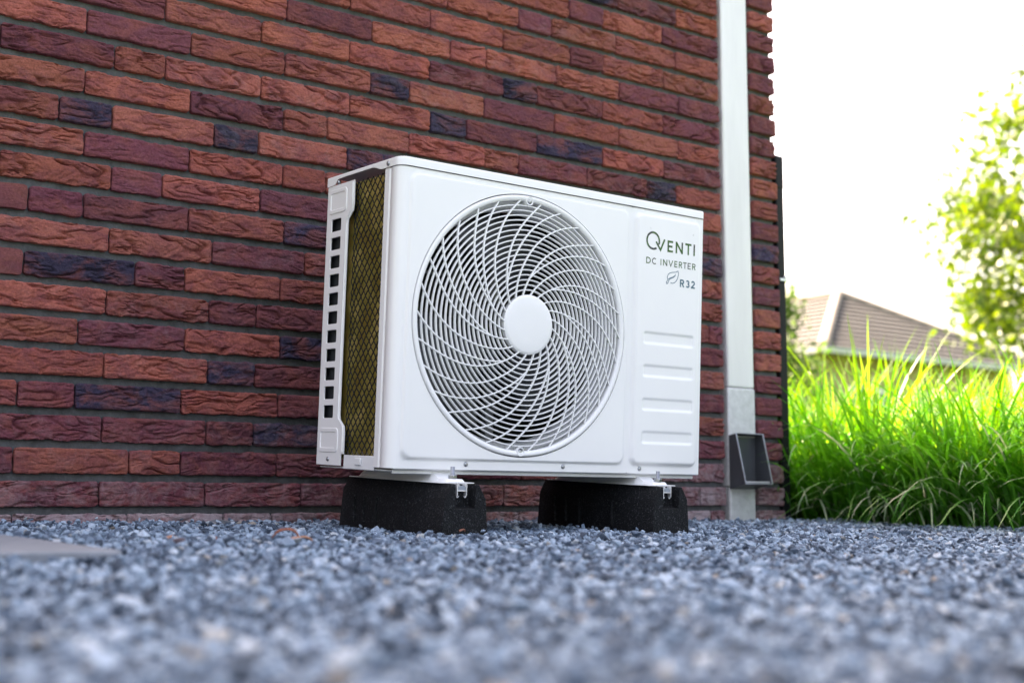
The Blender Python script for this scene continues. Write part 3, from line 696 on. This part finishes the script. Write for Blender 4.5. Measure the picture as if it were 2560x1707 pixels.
def glyph(ch, x0, x1, y0, y1, s):
    """centre-line strokes of a geometric sans capital in the box, s = stroke width"""
    a, b, c, d = x0+s/2, x1-s/2, y0+s/2, y1-s/2; m_ = (y0+y1)/2; O = lambda *p: (list(p), False)
    if ch == 'E': return [O((a, y0), (a, y1)), O((a, c), (x1, c)), O((a, d), (x1, d)), O((a, m_), (x1-.1*(x1-x0), m_))]
    if ch == 'N': return [O((a, y0), (a, y1)), O((b, y0), (b, y1)), O((a, y1-s*.3), (b, y0+s*.3))]
    if ch == 'T': return [O(((x0+x1)/2, y0), ((x0+x1)/2, y1)), O((x0, d), (x1, d))]
    if ch == 'I': return [O(((x0+x1)/2, y0), ((x0+x1)/2, y1))]
    if ch == 'V': return [O((a, y1), ((x0+x1)/2, y0+s*.3), (b, y1))]
    if ch == 'D': return [O((a, y0), (a, y1)), (([(a, c)] + [(p, q) for p, q in arc((a+b)/2-.1*(b-a), m_, (b-a)/2+.1*(b-a), (d-c)/2, -90, 90)] + [(a, d)]), False)]
    if ch == 'C': return [(arc((a+b)/2, m_, (b-a)/2, (d-c)/2, 48, 312, 24), False)]
    if ch == 'R': return [O((a, y0), (a, y1)), (([(a, d)] + arc(b-(d-m_)/2, (m_+d)/2, (d-m_)/2, (d-m_)/2, 90, -90) + [(a, m_)]), False), O(((a+b)/2, m_), (b+s*.2, y0))]
    if ch == '3': return [(arc((a+b)/2, (m_+d)/2, (b-a)/2*.9, (d-m_)/2, 150, -90, 16), False), (arc((a+b)/2, (m_+c)/2, (b-a)/2, (m_-c)/2, 90, -150, 16), False)]
    if ch == '2': return [(arc((a+b)/2, d-(b-a)/2*.9, (b-a)/2, (b-a)/2*.9, 160, -30, 14) + [(a, c)], False), O((x0, c), (x1, c))]
Xp = lambda px: .577 + .0001439*(px-150)
Vp = lambda px, py: .4249 - (py-855-.1505*(px-160))*9.85e-5
ln = [(arc(.5960, .4730, .0168, .0168, -22, 304, 48), False), ([(.6040, .4719), (.6165, .4560), (.6275, .4790)], False)]
for ch, p0, p1 in (('E', 557, 664), ('N', 715, 858), ('T', 903, 1025), ('I', 1063, 1099)): ln += glyph(ch, Xp(p0), Xp(p1), .4545, .4785, .0042)
strokes('lettering', ln, .0042, M['ink'])
ln = []
for ch, p0, p1 in (('D', 158, 243), ('C', 268, 362), ('I', 428, 446), ('N', 478, 558), ('V', 583, 670), ('E', 697, 755), ('R', 784, 848), ('T', 868, 938), ('E', 958, 1018), ('R', 1046, 1112)): ln += glyph(ch, Xp(p0), Xp(p1), .4250, .4381, .0020)
strokes('lettering', ln, .0020, M['ink'])
ln = []
for ch, p0, p1 in (('R', 812, 895), ('3', 925, 1002), ('2', 1030, 1108)): ln += glyph(ch, Xp(p0), Xp(p1), .3859, .4018, .0033)
strokes('lettering', ln, .0033, M['ink_blue'])
leaf1 = [(572, 1188), (566, 1140), (580, 1090), (612, 1058), (655, 1046), (710, 1042), (745, 1032), (772, 1018), (780, 1060), (778, 1110), (765, 1170), (740, 1225), (705, 1262), (670, 1275), (630, 1264)]
leaf2 = [(724, 1088), (706, 1118), (670, 1145), (620, 1162), (588, 1185), (566, 1218), (548, 1255), (552, 1277), (568, 1280), (582, 1262), (592, 1222), (612, 1188), (650, 1166), (692, 1145), (716, 1120)]
strokes('leaf_emblem', [([(Xp(a), Vp(a, b)) for a, b in leaf1], False), ([(Xp(a), Vp(a, b)) for a, b in leaf2], True)], .0015, M['ink_blue'])
# mounting rails under the unit, studs and nuts
for xc, yb in ((.1165, -.0270), (.6025, -.0310)):
    mb = MB().box(xc-.036, xc+.036, -.0440, .286, -.0216, -.0198)
    sec = lambda w_, h_: [(-w_, -.0197), (w_, -.0197), (w_*.72, h_), (-w_*.72, h_)]
    for y0, y1, wa, ha, wb, hb in ((-.0405, -.0360, .018, -.0180, .021, -.0140), (-.0360, -.0080, .021, -.0140, .022, -.0140), (-.0080, .012, .022, -.0140, .024, -.0042), (.012, .255, .024, -.0042, .024, -.0042), (.255, .28, .024, -.0042, .018, -.0180)):
        A_, B_ = sec(wa, ha), sec(wb, hb)
        mb.add([(xc+p, y0, z) for p, z in A_] + [(xc+p, y1, z) for p, z in B_], [(0, 1, 2, 3), (7, 6, 5, 4), (0, 4, 5, 1), (1, 5, 6, 2), (2, 6, 7, 3), (3, 7, 4, 0)])
    rail = mb.build('mounting_rail', M['white'], ac, bevel=.0012)
    mb = MB()
    for k in range(12): z = -.0230+k*.00215; mb.lathe([(.0001, 0)], 0, 0, 4) if False else None
    prof = []
    zz = -.0150
    v = []; f = []; S_ = 14; NZ = 26
    for k in range(NZ+1):
        r = .0037 + (.0005 if k % 2 else 0); z = zz + .0225*k/NZ
        for l in range(S_): a = 2*math.pi*l/S_; v.append((xc+r*math.cos(a), yb+r*math.sin(a), z))
    for k in range(NZ):
        for l in range(S_): f.append((k*S_+l, k*S_+(l+1) % S_, (k+1)*S_+(l+1) % S_, (k+1)*S_+l))
    f.append(tuple(NZ*S_+l for l in range(S_)))
    MB().add(v, f).build('stud', M['steel'], rail)
    hexa = [(xc+.0082*math.cos(R(60*l+12)), yb+.0082*math.sin(R(60*l+12))) for l in range(6)]
    v = [(a, b, -.0139) for a, b in hexa] + [(a, b, -.0072) for a, b in hexa]
    MB().add(v, [(5, 4, 3, 2, 1, 0), (6, 7, 8, 9, 10, 11)] + [(l, (l+1) % 6, 6+(l+1) % 6, 6+l) for l in range(6)]).build('nut', M['steel'], rail, bevel=.0007)

# ------------------------------------------------------------------ rubber floor blocks
def block(xc, label):
    rt_ = empty('rubber_foot', mw=ACM @ Matrix.Translation((xc, .12, -.1172)))
    tag(rt_, label, 'support block', 'rubber support blocks under the heat pump')
    y0, y1, yn = -.192, .188, -.172; zt, zb = .0950, 0
    out = [(-.0500, 0), (-.0435, .0700), (-.0275, zt), (-.0215, zt), (-.0205, .0525), (.0205, .0525), (.0215, zt), (.0275, zt), (.0435, .0700), (.0500, 0)]
    tp = lambda x: x if abs(x) < .025 else x*.985 if abs(x) > .03 else x
    V_ = [(tp(x), y0, z) for x, z in out]                                             # 0..9 front, its cheeks cut back
    V_ += [(-.0198, yn, zt), (-.0192, yn, .0555), (.0192, yn, .0555), (.0198, yn, zt)]   # 10..13 back of the notch
    sec6 = [(-.0500, 0), (-.0435, .0700), (-.0275, zt), (.0275, zt), (.0435, .0700), (.0500, 0)]
    for yy_, k_ in ((y0+.030, 1), (y1-.030, 1), (y1, .82)): V_ += [(x*k_, yy_, z) for x, z in sec6]        # 14.., 20.., 26..
    F_ = [tuple(range(10)), (3, 10, 11, 4), (4, 11, 12, 5), (5, 12, 13, 6), (10, 13, 12, 11), (31, 30, 29, 28, 27, 26),
          (0, 14, 15, 1), (1, 15, 16, 2), (7, 17, 18, 8), (8, 18, 19, 9), (9, 19, 14, 0), (2, 16, 17, 7, 6, 13, 10, 3)]
    for a_ in (14, 20): F_ += [(a_+q, a_+6+q, a_+6+(q+1) % 6, a_+(q+1) % 6) for q in range(6)]
    b = MB().add(V_, F_).build('block', M['rubber'], rt_, bevel=.0014)
    for yy in (-.075, .030, .075, .112):                                   # slanting ribs on the long sides
        for s in (-1, 1):
            v = []
            for (dy, z, w_) in ((0, .012, .0062), (.0100, .062, .0036)):
                xw = .0500-.0065*z/.07
                for q in ((-.004, -.002), (w_, -.001), (w_, .001), (-.004, .004)):
                    v.append((s*(xw+q[0]), yy+dy+q[1]*1.6, z))
            MB().add(v, [(0, 1, 2, 3), (7, 6, 5, 4), (0, 4, 5, 1), (1, 5, 6, 2), (2, 6, 7, 3), (3, 7, 4, 0)]).build('rib', M['rubber'], rt_, bevel=.0008)
    for s in (-1,):
        pass
    for yy in (-.150, -.060, .030, .120):
        pass
    # aluminium channel let into the top, its cut end showing
    t = .0017; Y0, Y1 = -.1795, .186
    rail = MB()
    for s in (-1, 1):
        a = sorted((s*.0105, s*.0088)); rail.box(a[0], a[1], Y0, Y1, .0745, .0956)
        a = sorted((s*.0086, s*.0058)); rail.box(a[0], a[1], Y0, Y1, .0938, .0954)
        a = sorted((s*.0074, s*.0058)); rail.box(a[0], a[1], Y0, Y1, .0905, .0937)
        p = [(s*.0097, .0752), (s*.0094, .0726), (s*.0080, .0716), (s*.0064, .0730), (s*.0056, .0744)]
        rail.tube([(x, (Y0+yn)/2-.001, z) for x, z in p], .0009, 6)
    rail.box(-.0087, .0087, Y0, Y1, .0826, .0843)
    r_ = rail.build('rail', M['alu'], rt_, bevel=.0002)
    MB().box(-.0056, .0056, Y0+.0006, Y1-.001, .0845, .0925).box(-.0086, -.0058, Y0+.0006, Y1-.001, .0845, .0903).box(.0058, .0086, Y0+.0006, Y1-.001, .0845, .0903).build('rail_infill', M['alu_in'], r_)
    return rt_
block(.1165, 'black rubber support block under the left end of the heat pump')
block(.6025, 'black rubber support block under the right end of the heat pump')

# ------------------------------------------------------------------ paving slab, leaves, odd stones, weed
sl = MB().box(-.62, .02, -.02, .80, -.045, 0)
o = sl.build('paving_slab', M['slab'], bevel=.004, mw=Matrix.Translation((.472, -.995, -.0015)) @ Euler((R(.4), R(.5), R(-1.5))).to_matrix().to_4x4())
tag(o, 'flat grey concrete paving slab set in the gravel at the left edge', 'paving slab')
def curl_leaf(label, x, y, L, Wd, curl, yaw, m, dz=.004):
    v = []; f = []; N, K = 14, 6
    for i in range(N+1):
        t = i/N; w_ = Wd*math.sin(math.pi*min(1, t*1.02))**.7*(.8+.2*math.sin(9*t)); a = curl*(t-.5)
        cx_ = L/curl*math.sin(a); cz_ = L/curl*(math.cos(a)-math.cos(curl/2))
        for k in range(K+1):
            s = k/K*2-1; v.append((cx_, s*w_/2, cz_ + .25*w_*(s*s)*.5 + .0012*math.sin(5*t+3*s)))
    n = K+1
    for i in range(N):
        for k in range(K): f.append((i*n+k, i*n+k+1, (i+1)*n+k+1, (i+1)*n+k))
    o = MB().add(v, f).build('dry_leaf', m, smooth=70, mw=Matrix.Translation((x, y, float(g_z(x, y))+dz)) @ Matrix.Rotation(yaw, 4, 'Z') @ Matrix.Rotation(R(11), 4, 'X'))
    s = o.modifiers.new('thick', 'SOLIDIFY'); s.thickness = .0006
    tag(o, label, 'leaf', 'dry leaves on the gravel'); return o
curl_leaf('largest curled brown dry leaf arching over the gravel before the left block', .815, -.760, .050, .024, 2.3, R(-26), M['leafdry'], .008)
curl_leaf('pale brown leaf sliver lying flat right in front of the arched leaf', .800, -.835, .038, .012, 1.1, R(-20), M['leafdry2'], .009)
curl_leaf('small orange-brown leaf scrap on gravel nearest the paving slab', .690, -.640, .022, .012, 1.4, R(30), M['leafdry2'])
curl_leaf('small brown leaf scrap between the slab and the arched leaf', .735, -.690, .020, .011, 1.6, R(70), M['leafdry'])
curl_leaf('thin brown leaf shred leaning on the left rubber block', 1.215, -.615, .026, .007, .9, R(35), M['leafdry'], .010)
def rock(seed, n=15, flat=.62):
    rs = random.Random(seed); bm = bmesh.new()
    for _ in range(n):
        v = Vector((rs.gauss(0, 1), rs.gauss(0, 1), rs.gauss(0, 1))).normalized()*rs.uniform(.78, 1.1); bm.verts.new((v.x*rs.uniform(.9, 1.1), v.y*.82, v.z*flat))
    r_ = bmesh.ops.convex_hull(bm, input=bm.verts)
    bmesh.ops.delete(bm, geom=[e for e in r_['geom_interior'] if isinstance(e, bmesh.types.BMVert)], context='VERTS')
    bmesh.ops.recalc_face_normals(bm, faces=bm.faces)
    me = bpy.data.meshes.new('stone'); bm.to_mesh(me); bm.free(); return me
def odd(name, label, x, y, size, seed, m, yaw, tilt, flat):
    me = rock(seed, 18, 1); o = link(name, me, None, m)
    o.matrix_world = Matrix.Translation((x, y, float(g_z(x, y))+.006)) @ Euler((R(tilt), R(4), R(yaw))).to_matrix().to_4x4() @ Matrix.Diagonal((size, size*.62, size*flat, 1))
    tag(o, label, 'stone'); return o
odd('slate_chip', 'large flat grey slate chip lying against the foot of the brick wall', 1.000, -.080, .034, 3, M['slate'], 10, 6, .22)
odd('plum_stone', 'single dark plum coloured stone in the gravel left of the arched leaf', .640, -.800, .014, 5, M['plum'], 20, 0, .7)
wd = empty('weed', loc=(1.395, -.045, float(g_z(1.395, -.045)))); tag(wd, 'small green weed sprouting at the wall foot between the two blocks', 'weed')
for i in range(7):
    a = R(i*55+20); L = random.uniform(.018, .030); v = []; f = []
    for k in range(7):
        t = k/6; w_ = .0075*math.sin(math.pi*t)**.8+.0004; rr = L*t; z = .006+.018*t-.012*t*t
        c_, s_ = math.cos(a), math.sin(a); v += [(rr*c_-w_*s_, rr*s_+w_*c_, z+.002), (rr*c_, rr*s_, z), (rr*c_+w_*s_, rr*s_-w_*c_, z+.002)]
    for k in range(6): f += [(k*3, k*3+1, k*3+4, k*3+3), (k*3+1, k*3+2, k*3+5, k*3+4)]
    MB().add(v, f).build('leaf', M['weed'], wd, smooth=70)

# ------------------------------------------------------------------ gravel: tens of thousands of crushed stones
rocks = bpy.data.collections.new('stone_shapes')
for s in range(16):
    me = rock(100+s, random.Random(s).choice((11, 13, 15, 17)), random.Random(s).uniform(.5, .8)); me.materials.append(M['stone'])
    ob = bpy.data.objects.new('stone_%02d' % s, me); rocks.objects.link(ob)
def in_view(x, y, mlo=-27, mhi=27):
    a = np.degrees(np.arctan2(x, y-CAM.y)) - 35.667
    return (a > mlo) & (a < mhi)
N0 = 215000
gx = rng.uniform(-1.3, 3.10, N0); gy = rng.uniform(-3.0, -.004, N0)
dist = np.hypot(gx, gy-CAM.y)
keep = (in_view(gx, gy) & (dist > .10)) | (rng.random(N0) < .35)
keep &= ~((gx < .492) & (gx > -.09) & (gy > -1.015) & (gy < -.21))           # the slab
keep &= ~((gx > 2.478) & (gx < 2.592) & (gy > -.012))
keep &= ~((np.abs(gx-1.233) < .047) & (gy < -.20) & (gy > -.59)) & ~((np.abs(gx-1.719) < .047) & (gy < -.20) & (gy > -.59))
gx, gy = gx[keep], gy[keep]; n = len(gx)
sz = np.clip(rng.lognormal(math.log(.0055), .33, n), .0026, .0130)
gz = g_z(gx, gy) + rng.normal(-.0028, .0038, n) + .0025*np.sin(gx*9+1.3)*np.sin(gy*7+.4)
gz = np.where(np.hypot(gx, gy-CAM.y) < .3, np.minimum(gz, .0), gz)
me = bpy.data.meshes.new('gravel'); me.vertices.add(n); me.vertices.foreach_set('co', np.stack([gx, gy, gz], -1).astype(np.float32).ravel())
at = me.attributes.new('rot', 'FLOAT_VECTOR', 'POINT'); at.data.foreach_set('vector', np.stack([rng.normal(0, .38, n), rng.normal(0, .38, n), rng.uniform(0, 6.283, n)], -1).astype(np.float32).ravel())
at = me.attributes.new('siz', 'FLOAT_VECTOR', 'POINT'); at.data.foreach_set('vector', np.stack([sz*rng.uniform(.85, 1.35, n), sz*rng.uniform(.8, 1.1, n), sz*rng.uniform(.75, 1.1, n)], -1).astype(np.float32).ravel())
gob = link('gravel', me, None, M['stone'])
tag(gob, 'crushed blue-grey slate gravel spread over the whole foreground', 'gravel', kind='stuff')
ng = bpy.data.node_groups.new('scatter_stones', 'GeometryNodeTree')
ng.interface.new_socket('Geometry', in_out='INPUT', socket_type='NodeSocketGeometry'); ng.interface.new_socket('Geometry', in_out='OUTPUT', socket_type='NodeSocketGeometry')
gi = ng.nodes.new('NodeGroupInput'); go = ng.nodes.new('NodeGroupOutput'); ip = ng.nodes.new('GeometryNodeInstanceOnPoints'); ci = ng.nodes.new('GeometryNodeCollectionInfo')
ci.inputs['Collection'].default_value = rocks; ci.inputs['Separate Children'].default_value = True; ci.inputs['Reset Children'].default_value = True
na = ng.nodes.new('GeometryNodeInputNamedAttribute'); na.data_type = 'FLOAT_VECTOR'; na.inputs[0].default_value = 'rot'
nb_ = ng.nodes.new('GeometryNodeInputNamedAttribute'); nb_.data_type = 'FLOAT_VECTOR'; nb_.inputs[0].default_value = 'siz'
ip.inputs['Pick Instance'].default_value = True
ng.links.new(gi.outputs[0], ip.inputs['Points']); ng.links.new(ci.outputs[0], ip.inputs['Instance']); ng.links.new(na.outputs[0], ip.inputs['Rotation']); ng.links.new(nb_.outputs[0], ip.inputs['Scale']); ng.links.new(ip.outputs[0], go.inputs[0])
gm = gob.modifiers.new('scatter', 'NODES'); gm.node_group = ng

# ------------------------------------------------------------------ ornamental grass
def blades(name, bx, by, bz, length, width, az, lean, droop, m, pw=1.6):
    n = len(bx); S = 8; t = np.linspace(0, 1, S+1)
    th = lean[:, None] + droop[:, None]*t[None, :]**pw                      # angle from vertical along the blade
    ds = length[:, None]/S; r = np.concatenate([np.zeros((n, 1)), np.cumsum(np.sin(th[:, :-1])*ds, 1)], 1); z = np.concatenate([np.zeros((n, 1)), np.cumsum(np.cos(th[:, :-1])*ds, 1)], 1)
    px = bx[:, None] + r*np.cos(az)[:, None]; py = by[:, None] + r*np.sin(az)[:, None]; pz = g_z(px, py) + np.maximum(bz[:, None]+z, np.where(t[None, :] > .2, .006, -.02))
    w = width[:, None]*np.minimum(1, (1-t[None, :])**.55*1.05)*np.minimum(1, .45+t[None, :]*3); tw = az[:, None] + np.pi/2 + rng.normal(0, .5, n)[:, None]
    ox = np.cos(tw)*w/2; oy = np.sin(tw)*w/2
    Lf = np.stack([px-ox, py-oy, pz], -1); Rt = np.stack([px+ox, py+oy, pz], -1)
    V = np.stack([Lf, Rt], 2).reshape(-1, 3); base = (np.arange(n)*(S+1)*2)[:, None]; k = np.arange(S)[None, :]*2
    F = np.stack([base+k, base+k+1, base+k+3, base+k+2], -1).reshape(-1, 4)
    return np_mesh(name, V, F, m)
def fountain(cx_, cy_, per, lmin, lmax, spread=.05):
    n = len(cx_)*per; k = np.repeat(np.arange(len(cx_)), per); sc = rng.uniform(.68, 1.22, len(cx_))[k]
    az = rng.uniform(0, 2*np.pi, n); rr = np.abs(rng.normal(0, spread, n)); q = rng.random(n)**.8          # q: 0 upright heart, 1 outer skirt
    return (cx_[k]+rr*np.cos(az), cy_[k]+rr*np.sin(az), np.full(n, -.01), rng.uniform(lmin, lmax, n)*sc, rng.uniform(.0070, .0140, n), az+rng.normal(0, .25, n), .05+.55*q*rng.uniform(.5, 1.1, n), .35+1.75*q*rng.uniform(.6, 1.25, n))
gx_, gy_ = np.meshgrid(np.arange(3.10, 4.5, .20), np.arange(-1.6, 2.9, .20)); gx_ = gx_.ravel()+rng.normal(0, .05, gx_.size); gy_ = gy_.ravel()+rng.normal(0, .05, gy_.size)
ok = in_view(gx_, gy_, 6, 36)
o1 = blades('ornamental_grass', *fountain(gx_[ok], gy_[ok], 115, .36, .58), M['grass'])
tag(o1, 'dense bed of tall bright green ornamental grass beyond the wall corner', 'grass', kind='stuff')
fx, fy = np.full(22, 2.99)+rng.normal(0, .03, 22), np.linspace(-1.5, .75, 22)+rng.normal(0, .04, 22)
b = fountain(fx, fy, 95, .30, .50, .07); o2 = blades('edge_grass', *b, M['grass_edge'])
tag(o2, 'broad green blades standing along the front edge of the grass bed', 'grass', kind='stuff')
def spill(n, l0, l1, w0, w1, d0, d1):
    return (rng.uniform(2.90, 3.03, n), rng.uniform(-1.45, .55, n), np.full(n, -.012), rng.uniform(l0, l1, n), rng.uniform(w0, w1, n), rng.normal(np.pi+.45, .75, n), rng.uniform(.15, .95, n), rng.uniform(d0, d1, n))
o2 = blades('drooping_grass', *spill(1000, .24, .54, .006, .0120, .8, 1.9), M['grass_edge'], 1.05)
tag(o2, 'green blades arching down onto the edge of the gravel', 'grass', kind='stuff')
o3 = blades('pale_grass', *spill(200, .22, .46, .0065, .0115, 1.2, 2.4), M['grass_pale'], 1.2)
tag(o3, 'pale grey-green bent blades along the front of the grass bed', 'grass', kind='stuff')

# ------------------------------------------------------------------ neighbour's house, tree, shrub
bh = empty('bungalow', loc=(18.7, 13, -.06)); tag(bh, 'distant beige bungalow with a brown-grey tiled hip roof', 'house')
X0, X1, Y0, Y1 = 16.3-18.7, 22.6-18.7, 11.45-13, 24-13
E0, RZ = 2.60+.02, 4.02+.06; rx = 19.45-18.7; ry0, ry1 = 13.75-13, 21.6-13
MB().box(X0+.42, X1-.42, Y0+.42, Y1-.42, 0, E0-.05).build('wall', M['stucco'], bh)
roof = MB().add([(X0, Y0, E0), (X1, Y0, E0), (X1, Y1, E0), (X0, Y1, E0), (rx, ry0, RZ), (rx, ry1, RZ)], [(0, 1, 4), (1, 2, 5, 4), (2, 3, 5), (3, 0, 4, 5), (3, 2, 1, 0)]).build('roof', M['tile'], bh)
def course(a0, a1, b0, b1, n):                 # tile courses from eave edge a0-a1 to ridge edge b0-b1
    a0, a1, b0, b1 = map(Vector, (a0, a1, b0, b1)); nrm = (a1-a0).cross(b0-a0).normalized()
    if nrm.z < 0: nrm = -nrm
    for k in range(n):
        t0, t1 = k/n, min(1, (k+1.12)/n)
        p = [a0.lerp(b0, t0)+nrm*.050, a1.lerp(b1, t0)+nrm*.050, a1.lerp(b1, t1)+nrm*.012, a0.lerp(b0, t1)+nrm*.012]
        q = [a0.lerp(b0, t0)+nrm*.004, a1.lerp(b1, t0)+nrm*.004]
        MB().add(p+q, [(0, 1, 2, 3), (4, 5, 1, 0)]).build('tile_course', M['tile'], roof)
course((X0, Y0, E0), (X1, Y0, E0), (rx, ry0, RZ), (rx, ry0, RZ), 13)
course((X0, Y1, E0), (X0, Y0, E0), (rx, ry1, RZ), (rx, ry0, RZ), 13)
course((X1, Y0, E0), (X1, Y1, E0), (rx, ry0, RZ), (rx, ry1, RZ), 13)
for a, b in (((X0, Y0, E0+.03), (rx, ry0, RZ+.03)), ((X1, Y0, E0+.03), (rx, ry0, RZ+.03)), ((rx, ry0, RZ+.03), (rx, ry1, RZ+.03))):
    MB().tube([a, b], .09, 8).build('ridge', M['ridge'], roof, smooth=60)
MB().box(X0-.06, X1+.06, Y0-.10, Y0-.01, E0-.10, E0-.005).build('gutter', M['gutter'], roof)
MB().box(X0-.10, X0-.01, Y0-.01, Y1, E0-.10, E0-.005).build('gutter', M['gutter'], roof)
for a, b, z0, z1 in ((-1.35, -.35, .95, 2.05), (.75, 1.55, .25, 2.05), (2.3, 3.1, .95, 2.05)):
    w = MB().box(a, b, Y0+.38, Y0+.419, z0, z1).build('window', M['frame'], bh)
    MB().box(a+.08, b-.08, Y0+.365, Y0+.379, z0+.08, z1-.08).build('pane', M['pane'], w)

def leaf_cloud(name, centres, per, sig, size, m, parent):
    c = np.repeat(np.array(centres), per, 0); n = len(c); p = c + rng.normal(0, 1, (n, 3))*np.array(sig)
    a = rng.normal(0, 1, (n, 3)); a /= np.linalg.norm(a, axis=1)[:, None]; b = np.cross(a, rng.normal(0, 1, (n, 3))); b /= np.linalg.norm(b, axis=1)[:, None]
    s = rng.uniform(.6, 1.15, n)[:, None]*size; nn = np.cross(a, b)
    V = np.stack([p-a*s, p-b*s*.48+nn*s*.12, p+a*s, p+b*s*.48+nn*s*.12], 1).reshape(-1, 3)
    return np_mesh(name, V, np.arange(4*n).reshape(-1, 4), m, parent, smooth=False)
def tree(x, y, h, rad, zc, label):
    t = empty('broadleaf_tree', loc=(x, y, -.06)); tag(t, label, 'tree')
    tr = MB().tube([(0, 0, 0), (.04, .02, .7), (-.03, .05, 1.5), (.02, 0, 2.6), (0, 0, h*.9)], .1, 8, rads=[.13, .10, .085, .06, .015]).build('trunk', M['bark'], t, smooth=60)
    cs = []
    for i in range(270):
        zt = random.uniform(.0, 1); z = zc + (h-zc)*zt; rr = rad*(math.sin(math.pi*min(1, .22+zt*.80))**.8)*random.uniform(.25, 1.0); a = random.uniform(0, 6.283)
        cs.append((rr*math.cos(a), rr*math.sin(a), z+random.uniform(-.12, .12)))
    for c in cs[::9]:
        MB().tube([(0, 0, max(.7, c[2]-.75)), (c[0]*.45, c[1]*.45, c[2]-.3), c], .02, 5, rads=[.035, .02, .006]).build('limb', M['bark'], tr, smooth=60)
    leaf_cloud('crown', cs, 125, (.19, .19, .15), .068, M['tree_leaf'], t)
    return t
tree(13.10, 4.27, 5.7, 2.15, 1.45, 'yellow-green broadleaf tree, backlit, at the right edge of the picture')
sh = empty('garden_shrub', loc=(6.80, 3.66, -.06)); tag(sh, 'dark green garden shrub peeping out beside the black corner post', 'shrub')
MB().tube([(0, 0, 0), (.02, 0, .6), (-.05, .04, 1.5)], .03, 6, rads=[.035, .025, .008]).build('stem', M['bark'], sh, smooth=60)
cs_ = [(random.gauss(0, .12), random.gauss(0, .12), random.uniform(.40, 1.16)) for _ in range(60)] + [(random.gauss(-.06, .05), random.gauss(.04, .05), random.uniform(1.1, 1.62)) for _ in range(16)]
leaf_cloud('foliage', cs_, 34, (.06, .06, .055), .034, M['shrub_leaf'], sh)
